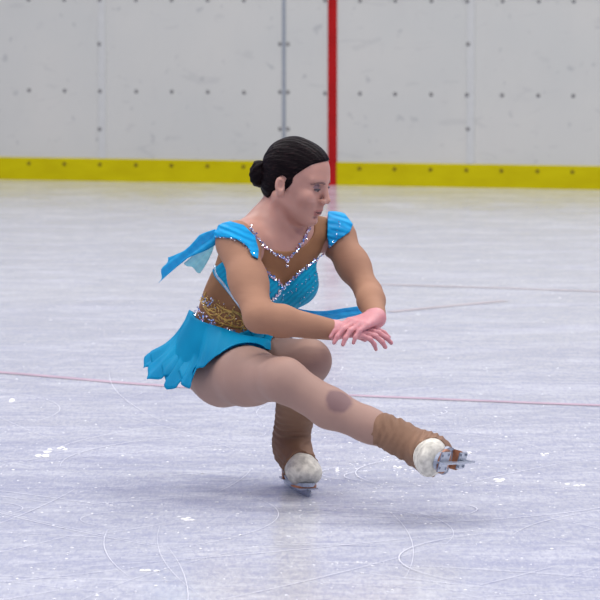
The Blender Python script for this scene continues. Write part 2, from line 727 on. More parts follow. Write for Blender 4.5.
zk = wall_z(300, 161.5)
g = Geo()
x0, x1, z0, z1 = -14, 14, 0.0, zk
g.box((x0, -0.012, 0.0), (x1, 0.0, zk - 0.004))
g.add([(x0, -0.012, zk - 0.004), (x1, -0.012, zk - 0.004), (x1, 0, zk), (x0, 0, zk)], [(0, 1, 2, 3)])
kick = g.build('trim_1', [M['kick']])
set_wall(kick)
tag(kick, 'yellow kick plate along the foot of the boards', kind='structure')

g = Geo()
g.box((-14, -0.03, HW), (14, 0.13, HW + 0.05))
rail = g.build('trim_2', [M['rail']])
set_wall(rail)
tag(rail, 'grey cap rail along the top of the boards', kind='structure')

# panel joints every half panel
u0 = wall_u(284)
step = (wall_u(468) - wall_u(100)) / 2
n_trim = 3
for k in range(-9, 10):
    u = u0 + k * step
    if abs(u) > 13.5:
        continue
    grey = (k % 2 == 0)
    w = 0.011 if grey else 0.024
    g = Geo()
    g.box((u - w, -0.004, zk), (u + w, 0.001, HW))
    o = g.build('trim_%d' % n_trim, [M['seam_grey'] if grey else M['seam_pale']])
    set_wall(o)
    tag(o, 'grey joint strip between two board panels' if grey else 'pale joint strip in the middle of a board panel', kind='structure')
    n_trim += 1

# red goal line running up the boards
ur = wall_u(332.5)
wr = 4.6 * 25.0 / FPX
g = Geo()
g.box((ur - wr, -0.006, zk), (ur + wr, 0.001, HW))
g.box((ur - wr, -0.017, 0.0), (ur + wr, -0.0118, zk + 0.002))
o = g.build('trim_%d' % n_trim, [M['red']])
set_wall(o)
tag(o, 'red goal line painted up the white boards', kind='structure')

# bolts heads of the boards (parts of the wall)
zrow = wall_z(300, 93)
ztop = wall_z(300, 0.5)
zkb = wall_z(300, 167.5)
bolt_me = {}
pos = []
ub = wall_u(100)
ps = step / 5.0
for bpx in (-7, 29.5, 65, 100.5, 136.5, 172, 208, 244, 325, 360, 395, 431, 467, 502, 538, 573, 609):
    u = wall_u(bpx)
    pos.append((u, zrow, -0.005 if bpx in (100.5, 467) else -0.001))
    pos.append((u, zkb, -0.0125))
    pos.append((u, ztop, -0.005 if bpx in (100.5, 467) else -0.001))
for pxc in (100, 468):
    for dz in (wall_z(pxc, 44) , wall_z(pxc, 129)):
        pos.append((wall_u(pxc) + 0.0, dz, -0.005))
for yy in (44, 92, 129):
    for s in (-1, 1):
        pos.append((u0 + s * 0.026, wall_z(284, yy), -0.001))
for (u, z, y) in pos:
    kk = 'bolt_kick' if y < -0.01 else 'bolt'
    if kk not in bolt_me:
        g = Geo()
        n = 10
        vs = [(0.013 * math.cos(2 * math.pi * k / n), 0, 0.013 * math.sin(2 * math.pi * k / n)) for k in range(n)]
        vs += [(0.008 * math.cos(2 * math.pi * k / n), -0.004, 0.008 * math.sin(2 * math.pi * k / n)) for k in range(n)]
        g.add(vs, [(k, (k + 1) % n, n + (k + 1) % n, n + k) for k in range(n)] + [tuple(range(n, 2 * n))])
        o = g.build('bolt', [M[kk]], wall, smooth=True)
        bolt_me[kk] = o.data
    else:
        o = bpy.data.objects.new('bolt', bolt_me[kk])
        o.parent = wall
        COL.objects.link(o)
    o.location = (u, y, z)


# coloured lines under the ice surface: thin ribbons on the ice
def ribbon(pts, w, z=0.0015, t=0.0):
    g = Geo()
    pts = [np.asarray(p, float)[:2] for p in pts]
    vs = []
    for i, p in enumerate(pts):
        d = pts[min(i + 1, len(pts) - 1)] - pts[max(i - 1, 0)]
        d = d / np.linalg.norm(d)
        nn = np.array([-d[1], d[0]])
        ww = w[i] if hasattr(w, '__len__') else w
        vs.append((*(p + nn * ww / 2), z))
        vs.append((*(p - nn * ww / 2), z))
    return vs, [(2 * i + 1, 2 * i + 3, 2 * i + 2, 2 * i) for i in range(len(pts) - 1)]


def spline(ctrl, n):
    ctrl = np.asarray(ctrl, float)
    m = len(ctrl)
    out = []
    for t in np.linspace(0, m - 1, n):
        i = min(int(t), m - 2)
        f = t - i
        p0, p1, p2, p3 = ctrl[max(i - 1, 0)], ctrl[i], ctrl[i + 1], ctrl[min(i + 2, m - 1)]
        out.append(0.5 * ((2 * p1) + (-p0 + p2) * f + (2 * p0 - 5 * p1 + 4 * p2 - p3) * f ** 2 + (-p0 + 3 * p1 - 3 * p2 + p3) * f ** 3))
    return np.array(out)


g = Geo()
g.add(*ribbon(spline([ground(-160, 362), ground(0, 372.5), ground(150, 385), ground(300, 393), ground(420, 398.5), ground(600, 405.5), ground(760, 409)], 60), 0.05))
o = g.build('trim_%d' % (n_trim + 1), [M['ice_red']])
tag(o, 'thin red line curving across the ice behind the skater', kind='structure')
g = Geo()
g.add(*ribbon(spline([ground(390, 312), ground(450, 306), ground(505, 301)], 20), 0.05))
g.add(*ribbon(spline([ground(360, 284), ground(480, 287.5), ground(640, 293)], 20), 0.05))
o = g.build('trim_%d' % (n_trim + 2), [M['ice_red_faint']])
tag(o, 'faint worn red marking on the far ice', kind='structure')

rng = random.Random(7)
# skate traces
g = Geo()
for k in range(110):
    px = rng.uniform(-60, 660)
    py = rng.uniform(392, 640) if k < 95 else rng.uniform(250, 392)
    c = ground(px, py)
    r = rng.choice([0.15, 0.8, 1.5, 2.5, 4.0, 6.0])
    a0 = rng.uniform(0, 6.28)
    ln = rng.uniform(0.15, 0.8) if r < 0.5 else rng.uniform(0.3, 1.5)
    da = min(ln / r, 4.5)
    cc = c[:2] - r * np.array([math.cos(a0 + da / 2), math.sin(a0 + da / 2)])
    pts = [cc + r * np.array([math.cos(a0 + da * i / 30), math.sin(a0 + da * i / 30)]) for i in range(31)]
    wd = rng.uniform(0.0008, 0.0026)
    w = [wd * math.sin(math.pi * (i + 0.3) / 30.6) + 0.0004 for i in range(31)]
    g.add(*ribbon(pts, w, 0.002 + 0.00001 * k))
# the few clear spin marks right of the skater
for (x, y, r, a0, a1) in ((392, 477, 0.13, 90, 250), (386, 474, 0.18, 100, 240), (520, 474, 0.45, 120, 215), (612, 560, 0.5, 110, 230)):
    c = ground(x, y)
    pts = [c[:2] + r * np.array([math.cos(math.radians(a0 + (a1 - a0) * i / 40)), math.sin(math.radians(a0 + (a1 - a0) * i / 40))]) for i in range(41)]
    g.add(*ribbon(pts, [0.0035 * 0.7 * math.sin(math.pi * (i + .4) / 41) + 0.0005 for i in range(41)], 0.0037))
o = g.build('skate_scratches', [M['trace']])
o.parent = floor
o['kind'] = 'stuff'

# shavings
g = Geo()


def flake(c, rx, ry, hz):
    n = 9
    vs = [(c[0], c[1], hz + 0.001)]
    ph = rng.uniform(0, 6)
    for ring, (s, hh) in enumerate(((0.55, 0.7), (1.0, 0.0))):
        for k in range(n):
            a = 2 * math.pi * k / n + ph
            j = s * rng.uniform(0.7, 1.2)
            vs.append((c[0] + rx * j * math.cos(a), c[1] + ry * j * math.sin(a), hz * hh + 0.0008))
    fs = [(0, 1 + k, 1 + (k + 1) % n) for k in range(n)] + [(1 + k, n + 1 + k, n + 1 + (k + 1) % n, 1 + (k + 1) % n) for k in range(n)]
    g.add(vs, fs)


for k in range(900):
    py = 400 + 210 * rng.random() if k < 680 else 250 + 150 * rng.random()
    px = rng.uniform(-40, 640)
    if k % 5 == 0:
        px = rng.gauss(400, 60)
        py = rng.gauss(470, 22)
    c = ground(px, max(py, 240))
    s = rng.uniform(0.001, 0.003)
    flake(c, s * rng.uniform(1, 2), s * rng.uniform(1, 3), s * 0.5)
for (x, y, rx, ry) in ((500, 480, .026, .035), (399, 467.5, .016, .02), (575, 485, .02, .025), (470, 453, .012, .02), (418, 458, .01, .02), (8, 401, .02, .04), (45, 455, .03, .05), (60, 449, .02, .03), (152, 572, .02, .02), (190, 520, .02, .02), (545, 455, .012, .02), (338, 470, .012, .02)):
    c = ground(x, y)
    for q in range(4):
        flake(c + np.array([rng.gauss(0, rx * .6), rng.gauss(0, ry * .9), 0]), rx * .4, ry * .5, 0.003)
o = g.build('ice_shavings', [M['snow']], smooth=True)
tag(o, 'white flecks of ice shavings scattered over the ice', 'ice shavings', kind='stuff')

# ------------------------------------------------------------------ the skater
GP = ground(306, 488)
ROOT = np.array([GP[0], GP[1], 0.0])
skater = bpy.data.objects.new('person', None)
skater.location = ROOT
skater.empty_display_size = 0.2
COL.objects.link(skater)
tag(skater, 'figure skater in a turquoise crystal dress in a low sit spin, one leg out', 'person')

LC = nrm((0.78, 0.62, 0.0))                 # skater's left at the chest
FC0 = np.array([0.62, -0.78, 0.0])
UC = nrm((0.23, -0.27, 0.93))
LC = nrm(LC - UC * (LC @ UC))
FC = np.cross(LC, UC)
if FC @ FC0 < 0:
    FC = -FC
CH = np.array([FC, LC, UC])

pel = P(222, 362, 0.045)
rib = P(258, 280, -0.015)
upc = P(277, 247, -0.06)
nck = P(274, 226, -0.07)
shR, shL = P(237, 243, -0.17), P(336, 235, 0.06)
elR, wrR = P(259, 317, -0.35), P(333, 330, -0.275)
elL, wrL = P(369, 293, -0.09), P(376, 318, -0.225)
hipR, hipL = P(224, 374, -0.04), P(226, 364, 0.13)
knR, anR = P(284, 380, -0.38), P(423, 450, -0.50)
knL = P(309, 361, -0.14)

# ---- skates frames
SK_T = nrm((0.23, -0.97, 0))
SKL = np.eye(4)
SKL[:3, 0] = SK_T
SKL[:3, 2] = (0, 0, 1)
SKL[:3, 1] = np.cross(SKL[:3, 2], SKL[:3, 0])
gs = ground(297, 491)
SKL[:3, :3] *= 1.08
SKL[:3, 3] = (gs[0], gs[1], 0.0005)
ANK = np.array([-0.07, 0, 0.118])
anL = SKL[:3, :3] @ ANK + SKL[:3, 3]
T = nrm((-0.30, -0.93, 0.10))
N = np.array((0.91, -0.30, -0.22))
N = nrm(N - T * (N @ T))
SKR = np.eye(4)
SKR[:3, 0] = T
SKR[:3, 2] = -N
SKR[:3, 1] = np.cross(-N, T)
SKR[:3, :3] *= 1.05
SKR[:3, 3] = anR - SKR[:3, :3] @ ANK

PF = np.array([nrm((0.97, 0.1, 0.15)), nrm((-0.1, 1.0, 0)), nrm((-0.15, 0, 1))])
mid = nrm((PF[0] + FC)); midL = nrm(PF[1] + LC); MIDF = np.array([mid, midL, nrm(np.cross(mid, midL))])
torso = Group([
    Ell(pel, (0.100, 0.150, 0.095), PF, k=0.04),
    Ell(P(210, 360, 0.06), (0.075, 0.12, 0.085), PF, k=0.05),
    Ell(P(231, 325, 0.02), (0.084, 0.115, 0.13), MIDF, k=0.06),
    Ell(rib, (0.095, 0.132, 0.15), CH, k=0.06),
    Ell(upc - FC * 0.015, (0.075, 0.145, 0.075), CH, k=0.06),
    Ell(rib + FC * 0.070 + LC * 0.073 + UC * 0.016, (0.048, 0.054, 0.052), CH, k=0.03),
    Ell(rib + FC * 0.072 - LC * 0.062 + UC * 0.008, (0.048, 0.054, 0.052), CH, k=0.03),
    Cap(nck - FC * 0.02, shR + UC * 0.006, 0.036, 0.034, k=0.045),
    Cap(nck - FC * 0.02, shL + UC * 0.006, 0.036, 0.034, k=0.045),
    # collar bones
    Cap(nck + FC * 0.045 - UC * 0.022 + LC * 0.02, shL + FC * 0.02 + UC * 0.018, 0.012, 0.010, k=0.018),
    Cap(nck + FC * 0.045 - UC * 0.022 - LC * 0.02, shR + FC * 0.02 + UC * 0.018, 0.012, 0.010, k=0.018),
], k=0.02)


def lerp(a, b, t):
    return np.asarray(a) * (1 - t) + np.asarray(b) * t


def arm(sh, el, wr, f=1.0):
    fw = nrm(np.cross(nrm(wr - el), (0, 0, 1)))
    return Group([
        Cap(sh, lerp(sh, el, 0.55), 0.050 * f, 0.045 * f, k=0.03),
        Cap(lerp(sh, el, 0.5), el, 0.045 * f, 0.037 * f, k=0.03),
        Cap(el, lerp(el, wr, 0.3), 0.036 * f, 0.0385 * f, k=0.02),
        Cap(lerp(el, wr, 0.3), wr, 0.0385 * f, 0.024, k=0.02),
    ], k=0.045)


armR = arm(shR, elR, wrR, 0.94)
armL = arm(shL, elL, wrL, 0.80)


def leg(hip, kn, an, rh, bend, m=0.88, c=1.0):
    q = lerp(kn, an, 0.33)
    return Group([
        Cap(hip, lerp(hip, kn, 0.45), rh, rh * (m - 0.02), k=0.04),
        Cap(lerp(hip, kn, 0.4), kn, rh * m, 0.052, k=0.04),
        Cap(kn, q + bend, 0.050, 0.051 * c, k=0.025),
        Cap(q + bend, lerp(kn, an, 0.62) + bend * 0.5, 0.051 * c, 0.042 * c, k=0.02),
        Cap(lerp(kn, an, 0.6) + bend * 0.5, an, 0.042 * c, 0.034 * c, k=0.02),
    ], k=0.02)


legR = leg(hipR, knR, anR, 0.086, np.array([0, 0.008, -0.014]), 0.78, 0.93)
legL = leg(hipL, knL, anL, 0.082, np.array([-0.012, 0.012, 0.0]))
footR = Group([Cap(anR, anR + N * 0.04 + T * 0.02, 0.034, 0.032), Cap(anR + N * 0.042 - T * 0.02, anR + N * 0.055 + T * 0.13, 0.030, 0.022)], k=0.02)
dn = np.array([0, 0, -0.75])
footL = Group([Cap(anL, anL + dn * 0.035 + SK_T * 0.02, 0.034, 0.032), Cap(anL + dn * 0.035 - SK_T * 0.02, anL + dn * 0.06 + SK_T * 0.13, 0.030, 0.022)], k=0.02)

# ---- head (local frame: x forward, y left, z up)
yaw = math.radians(-22)
HR = Matrix.Rotation(yaw, 3, 'Z') @ Matrix.Rotation(math.radians(12), 3, 'Y') @ Matrix.Rotation(math.radians(2), 3, 'X')
HA = np.array(HR)                           # columns: local axes in world
HC = P(293.5, 179.5, -0.10)


def H(x, y, z):
    return HA @ np.array((x, y, z)) + HC


HX = HA.T                                    # rows = axes


def hE(c, r, k=0.02, sub=False, rot=None):
    A = HX
    if rot is not None:
        A = np.array(rot).T @ HX
    return Ell(H(*c), r, A, k, sub)


def hC(a, b, ra, rb, k=0.015, sub=False):
    return Cap(H(*a), H(*b), ra, rb, k, sub)


hp = [
    hE((-.003, 0, .028), (.078, .069, .076), .03),
    hE((.028, 0, -.02), (.057, .056, .085), .03),
    hE((.041, 0, .036), (.047, .055, .047), .03),
    hE((.030, 0, -.068), (.048, .040, .040), .03),
    hE((.068, 0, -.093), (.017, .019, .015), .02),
]
for s in (-1, 1):
    hp += [
        hC((-.004, s * .054, -.045), (.056, s * .014, -.094), .015, .012, .02),
        hC((.086, s * .010, .020), (.070, s * .045, .019), .007, .008, .014),
        hE((.064, s * .040, -.028), (.018, .019, .018), .025),
        hE((.087, s * .031, -.002), (.011, .014, .0105), .012, True),
        hE((.0735, s * .0315, -.003), (.0125, .0135, .0125), .004),
        # ears
        hE((-.006, s * .072, -.012), (.0145, .0075, .024), .006, False, Matrix.Rotation(math.radians(-14), 3, 'Y')),
        hE((-.001, s * .0775, -.009), (.0080, .0065, .0130), .003, True, Matrix.Rotation(math.radians(-14), 3, 'Y')),
        hE((-.001, s * .071, -.031), (.008, .006, .008), .006),
    ]
hp += [
    hC((.086, 0, .010), (.1015, 0, -.029), .008, .008, .012),
    hE((.1035, 0, -.033), (.009, .009, .0083), .006),
    hE((.096, .0115, -.037), (.010, .006, .007), .005),
    hE((.096, -.0115, -.037), (.010, .006, .007), .005),
    hC((.090, 0, -.045), (.088, 0, -.056), .007, .008, .01),
    hE((.0845, 0, -.0625), (.0095, .019, .0048), .008),
    hE((.0835, 0, -.0722), (.0095, .016, .0052), .008),
    hC((.0955, -.017, -.0675), (.0955, .017, -.0675), .0032, .0032, .003, True),
    hE((.086, 0, -.083), (.010, .016, .004), .008, True),
]
head = Group(hp, k=0.02)
neck = Group([Cap(nck - FC * 0.01, H(-.024, 0, -.045), 0.047, 0.042, k=0.02),
              Cap(nck + FC * 0.030 + LC * -.02, H(-.016, -.050, -.045), 0.016, 0.014, k=0.02),
              Cap(nck + FC * 0.030 + LC * .02, H(-.016, .050, -.045), 0.016, 0.014, k=0.02)], k=0.035)


# ---- hands
def hand(wr, dirv, pnorm, thumb_side, curl, spread=0.02, s=1.0, thumb=None):
    """dirv: wrist to knuckles; pnorm: out of the palm; thumb_side: towards the thumb"""
    d = nrm(dirv)
    p = nrm(np.asarray(pnorm) - d * (np.asarray(pnorm) @ d))
    t = np.cross(d, p)
    if t @ np.asarray(thumb_side) < 0:
        t = -t
    groups = []
    palm = []
    offs = [0.030, 0.011, -0.009, -0.027]
    lens = [(0.042, 0.026, 0.020), (0.046, 0.029, 0.021), (0.042, 0.027, 0.020), (0.034, 0.021, 0.018)]
    kn = [0.084, 0.087, 0.082, 0.074]
    for i in range(4):
        k0 = wr + (d * kn[i] + t * offs[i]) * s
        palm.append(Cap(wr + (d * 0.012 + t * offs[i] * 0.5) * s, k0, 0.0145 * s, 0.0105 * s, k=0.012))
    palm.append(Cap(wr + (d * 0.02 + t * 0.016) * s + p * 0.006, wr + (d * 0.05 + t * 0.026) * s + p * 0.01, 0.016 * s, 0.012 * s, k=0.012))
    palm.append(Cap(wr, wr + d * 0.02, 0.024, 0.020, k=0.015))
    groups.append(Group(palm, k=0.02))
    for i in range(4):
        q = wr + (d * kn[i] + t * offs[i]) * s
        ang = 0.0
        dd = nrm(d + t * spread * (1.5 - i))
        pr = []
        rad = [0.0092, 0.0082, 0.0074, 0.0062]
        if i == 3:
            rad = [x * 0.88 for x in rad]
        for j in range(3):
            ang += curl[i][j]
            v = dd * math.cos(ang) + p * math.sin(ang)
            e = q + v * lens[i][j] * s
            pr.append(Cap(q, e, rad[j] * s, rad[j + 1] * s, k=0.004))
            q = e
        groups.append(Group(pr, k=0.006))
    th = thumb or (0.9, 0.5)
    q = wr + (d * 0.022 + t * 0.026) * s + p * 0.008
    v1 = nrm(d * 0.75 + t * th[0] + p * th[1])
    v2 = nrm(d * 0.95 + t * th[0] * 0.4 + p * th[1])
    v3 = nrm(d * 1.0 + t * th[0] * 0.1 + p * th[1] * 1.2)
    e1 = q + v1 * 0.036 * s
    e2 = e1 + v2 * 0.030 * s
    e3 = e2 + v3 * 0.024 * s
    groups.append(Group([Cap(q, e1, 0.0135 * s, 0.0105 * s, k=0.006), Cap(e1, e2, 0.0102 * s, 0.009 * s, k=0.005), Cap(e2, e3, 0.009 * s, 0.0072 * s, k=0.005)], k=0.012))
    return groups


handR = hand(wrR, (1.0, 0.03, -0.02), (0.0, 0.35, -0.93), (0, 1, 0.2),
             [(.20, .30, .25), (.25, .35, .25), (.3, .45, .3), (.4, .5, .35)], spread=0.0, s=0.90, thumb=(0.45, 0.5))
handL = hand(wrL, (-0.62, -0.70, -0.12), (-0.25, 0.0, -0.93), (0.2, 1, 0.2),
             [(.15, .35, .25), (.2, .45, .3), (.25, .5, .35), (.3, .55, .35)], spread=0.0, s=0.90, thumb=(0.45, 0.4))

class HandGroup:
    """all of one hand: palm blended with each finger, fingers kept apart"""
    def __init__(self, gs, k):
        self.gs, self.k = gs, k
        self.prims = [s for g in gs for s in g.prims]

    def __call__(self, p, c=None, rb=1e9):
        d = self.gs[0](p, c, rb)
        f = np.full(len(p), 1.0)
        for g in self.gs[1:]:
            f = np.minimum(f, g(p, c, rb))
        return smin(d, f, 0.006)


HR_, HL_ = HandGroup(handR, 0.012), HandGroup(handL, 0.0)
armR_full = Body([armR, HR_])


class Sub:
    def __init__(self, parts, k):
        self.parts, self.k = parts, k
        self.prims = [s for g in parts for s in g.prims]

    def __call__(self, p, c=None, rb=1e9):
        d = self.parts[0](p, c, rb)
        for g in self.parts[1:]:
            d = smin(d, g(p, c, rb), g.k)
        return d


HL_.k = 0.012
limbR = Sub([armR, HR_], 0.045)
limbL = Sub([armL, HL_], 0.045)


class BodyF:
    def __init__(self):
        self.trunk = Sub([torso, neck, head], 0)
        self.ra = limbR
        self.la = limbL
        self.lr = Sub([legR, footR], 0.03)
        self.ll = Sub([legL, footL], 0.03)

    def upper(self, p, c=None, rb=1e9):
        d = torso(p, c, rb)
        d = smin(d, neck(p, c, rb), 0.035)
        a = smin(d, armR(p, c, rb), 0.045)
        b = smin(d, armL(p, c, rb), 0.045)
        return np.minimum(a, b)

    def __call__(self, p, c=None, rb=1e9):
        d = self.trunk(p, c, rb)
        a = smin(d, self.ra(p, c, rb), 0.045)
        b = smin(d, self.la(p, c, rb), 0.045)
        e = smin(d, self.lr(p, c, rb), 0.03)
        f = smin(d, self.ll(p, c, rb), 0.03)
        return np.minimum(np.minimum(a, b), np.minimum(e, f))


BODY = BodyF()
ALLP = torso.prims + neck.prims + head.prims + limbR.prims + limbL.prims + legR.prims + legL.prims + footR.prims + footL.prims


def body_idx(c):
    q = (c - HC) @ HA
    lip = (q[:, 0] > .082) & (np.abs(q[:, 1]) < .0215 * (1 - ((q[:, 2] + .0675) / .02) ** 2)) & (q[:, 2] < -.0585) & (q[:, 2] > -.0785)
    hd = np.minimum(HR_(c), HL_(c)) < 0.004
    lid = (q[:, 0] > .06) & ((np.abs(np.abs(q[:, 1]) - .0315) / .0135) ** 2 + ((q[:, 2] - .0015) / .0085) ** 2 < 1)
    mouth = (q[:, 0] > .074) & (np.abs(q[:, 1]) < .0185) & (np.abs(q[:, 2] + .0675) < .0021)
    return np.where(hd, 1, np.where(mouth, 4, np.where(lip, 2, np.where(lid, 3, 0))))


lo, hi = bounds(ALLP, 0.02)
body = surf('body', BODY, lo, hi, [M['skin'], M['hand_skin'], M['lip'], M['eyeshadow'], M['mouth']], skater, h=0.0028, smooth=1, idx=body_idx)


# ---- tracing helpers: points on a surface
def trace(px, fn, off=0.0, start=-0.9, end=0.8):
    px = np.asarray(px, float)
    ds = np.array([ray(x, y) for x, y in px])
    t = np.full(len(px), D0 + start)
    for _ in range(90):
        p = CAM + ds * t[:, None]
        t = t + np.clip(fn(p) - off, -0.02, 0.1) * 0.8
        t = np.minimum(t, D0 + end)
    return CAM + ds * t[:, None]


def grad(fn, p, e=0.002):
    gx = [fn(p + np.eye(3)[i] * e) - fn(p - np.eye(3)[i] * e) for i in range(3)]
    gvec = np.stack(gx, 1)
    return gvec / np.maximum(np.linalg.norm(gvec, axis=1), 1e-9)[:, None]


def TRUNK(p, c=None, rb=1e9):
    return smin(torso(p, c, rb), neck(p, c, rb), 0.035)


def TRUNK_SH(p, c=None, rb=1e9):
    return BODY.upper(p, c, rb)


# ---- nude mesh top with long sleeves
NK = P(278, 219, -0.10)


def neck_cut(p):
    q = (p - NK) @ CH.T
    r = np.array((0.14, 0.118, 0.072))
    k0 = np.linalg.norm(q / r, axis=1)
    k1 = np.linalg.norm(q / r ** 2, axis=1)
    return -(k0 * (k0 - 1) / np.maximum(k1, 1e-9))


def half(p, o, n):
    return (p - o) @ nrm(n)


def arm_only(p, c, rb, a):
    return a(p, c, rb)


def mesh_fn(p, c=None, rb=1e9):
    d = TRUNK(p, c, rb) - 0.003
    d = np.maximum(d, neck_cut(p))
    d = np.maximum(d, half(p, P(230, 340, 0), (-0.25, 0, -1)))
    d = np.maximum(d, half(p, H(-.02, 0, -.06), (.1, 0, 1)))
    return d


def sleeve_fn(a, sh, el, wr):
    def f(p, c=None, rb=1e9):
        d = smin(TRUNK(p, c, rb), a(p, c, rb), 0.045) - 0.0032
        d = np.maximum(d, a(p, c, rb) - 0.012)
        dv = nrm(wr - el)
        d = np.maximum(d, np.minimum(half(p, wr - dv * 0.004, wr - el), 0.2 - 0 * d) * np.where(np.linalg.norm(p - wr, axis=1) < 0.12, 1, 0) + np.where(np.linalg.norm(p - wr, axis=1) < 0.12, 0, -1))
        d = np.maximum(d, neck_cut(p))
        return d
    return f


lo, hi = bounds(torso.prims + neck.prims[:1], 0.02)
surf('mesh_bodice', mesh_fn, lo, hi, [M['mesh_top']], skater, h=0.003)['label'] = 'sheer tan mesh upper of the dress'
for a, s_, e_, w_ in ((armR, shR, elR, wrR), (armL, shL, elL, wrL)):
    lo, hi = bounds(a.prims, 0.02)
    surf('sleeve', sleeve_fn(a, s_, e_, w_), lo, hi, [M['mesh_sleeve']], skater, h=0.003)['label'] = 'long sheer nude sleeve'

# ---- turquoise bodice, side open
BOD = [(212, 270), (222, 262), (252, 258), (262, 267), (275, 279), (283.5, 287), (298, 274), (312, 264), (327, 253), (340, 262), (330, 300), (310, 330),
       (270, 345), (252, 338), (246, 318), (236, 303), (224, 288), (214, 276)]
bod_r = px_region(BOD)
side = np.array([0, -1.0, 0])


def bodice_fn(p, c=None, rb=1e9):
    d = TRUNK(p, c, rb) - 0.0075
    d = np.maximum(d, bod_r(p))
    d = np.maximum(d, half(p, rib + np.array([0, 0.09, 0]), (-0.5, 1, 0)))
    return d


lo, hi = bounds(torso.prims, 0.02)
surf('bodice', bodice_fn, lo, hi, [M['bodice']], skater, h=0.003)['label'] = 'pleated turquoise bodice with a sweetheart edge'

# ---- briefs
def brief_fn(p, c=None, rb=1e9):
    t0 = torso(p, c, rb)
    d = np.maximum(np.minimum(t0, smin(t0, legL(p, c, rb), 0.03)) - 0.006, t0 - 0.03)
    d = np.maximum(d, half(p, P(222, 336, 0), (-0.35, 0, 1)))
    d = np.maximum(d, half(p, P(256, 350, 0), (0.9, 0.0, -0.5)))
    d = np.maximum(d, half(p, P(200, 374, 0), (0.0, 0.0, -1)))
    return d


surf('brief', brief_fn, lo, hi, [M['brief']], skater, h=0.0035)['label'] = 'turquoise brief under the skirt'

# ---- cap sleeves
CAPR = [(213, 230), (218, 224), (230, 221), (244, 225), (255, 236), (259, 250), (258, 259), (252, 256), (247, 246), (236, 239), (222, 237), (214, 238)]
CAPL = [(328, 209), (334, 205), (343, 211), (353, 224), (350, 232), (338, 240), (329, 249), (327, 236)]


def cap_fn(reg, a):
    def f(p, c=None, rb=1e9):
        d = smin(TRUNK(p, c, rb), a(p, c, rb), 0.045)
        w = 0.0013 * np.sin((p @ nrm((0.25, 0.1, 1.0))) * 330 + 3 * np.sin((p @ np.array((1.0, 0.4, 0))) * 30))
        return np.maximum(d - 0.011 + w, reg(p))
    return f


for poly, a, s_ in ((CAPR, armR, shR), (CAPL, armL, shL)):
    surf('cap_sleeve', cap_fn(px_region(poly), a), s_ - 0.16, s_ + 0.16, [M['sleeve_cap']], skater, h=0.0028)['label'] = 'draped turquoise cap sleeve'

# ---- tights
def knee_tights():
    t = NT('tights_with_dark_knee')
    v = t.coord()
    kp = tr1(339, 400, legR, 0.003) - ROOT
    sub = t.add('ShaderNodeVectorMath', operation='DISTANCE')
    t.link(v, sub.inputs[0])
    sub.inputs[1].default_value = tuple(kp)
    n = t.noise(v, 40, 2)
    m = t.ramp(t.math('ADD', sub.outputs['Value'], t.math('MULTIPLY', n, 0.012)), [(0.035, (1, 1, 1)), (0.045, (0, 0, 0))])
    n2 = t.noise(v, 9, 4)
    base = t.ramp(n2, [(0.3, TI_A), (0.7, TI_B)])
    t.set(Base_Color=t.mix(t.math('MULTIPLY', m, 0.85), base, (0.17, 0.10, 0.105)), Roughness=0.6)
    t.b.inputs['Specular IOR Level'].default_value = 0.25
    return t.m


def tr1(px, py, fn, off):
    return trace([(px, py)], fn, off)[0]


M['knee_tights'] = knee_tights()
for (lg, ft, kn, an, hp_) in ((legR, footR, knR, anR, hipR), (legL, footL, knL, anL, hipL)):
    def tf(p, c=None, rb=1e9, lg=lg, an=an, kn=kn):
        d = lg(p, c, rb)
        t = smin(torso(p, c, rb), d, 0.03)
        d = np.maximum(t - 0.0028, d - 0.012)
        return np.maximum(d, half(p, an, an - kn))
    lo, hi = bounds(lg.prims, 0.02)
    if lg is legR:
        o = surf('tights_leg', tf, lo, hi, [M['knee_tights']], skater, h=0.003)
        o['label'] = 'tan tights with a dark patch at the knee'
    else:
        surf('tights_leg', tf, lo, hi, [M['tights']], skater, h=0.003)

# ---- skates


def boot_prims(Mx, shaft, top):
    R3, t3 = Mx[:3, :3], Mx[:3, 3]

    def X(x, y, z):
        return R3 @ np.array((x, y, z)) + t3
    A = R3.T
    sh = X(*ANK) + nrm(shaft - X(*ANK)) * 0.07
    sh2 = X(*ANK) + nrm(shaft - X(*ANK)) * top
    b = Group([
        Ell(X(.068, 0, .056), (.066, .048, .030), A, .03),
        Cap(X(.085, .016, .048), X(.085, -.016, .048), .022, .022, .02),
        Cap(X(.06, 0, .066), X(-.05, 0, .088), .036, .038, .03),
        Ell(X(-.080, 0, .088), (.038, .034, .042), A, .03),
        Cap(X(-.07, 0, .113), sh, .037, .036, .03),
        Cap(X(-.015, 0, .088), X(-.055, 0, .130), .034, .034, .03),
    ])
    cov = Group(b.prims + [Cap(sh, sh2, .037, .039 if top < 0.14 else .042, .02)])
    return X, b, cov


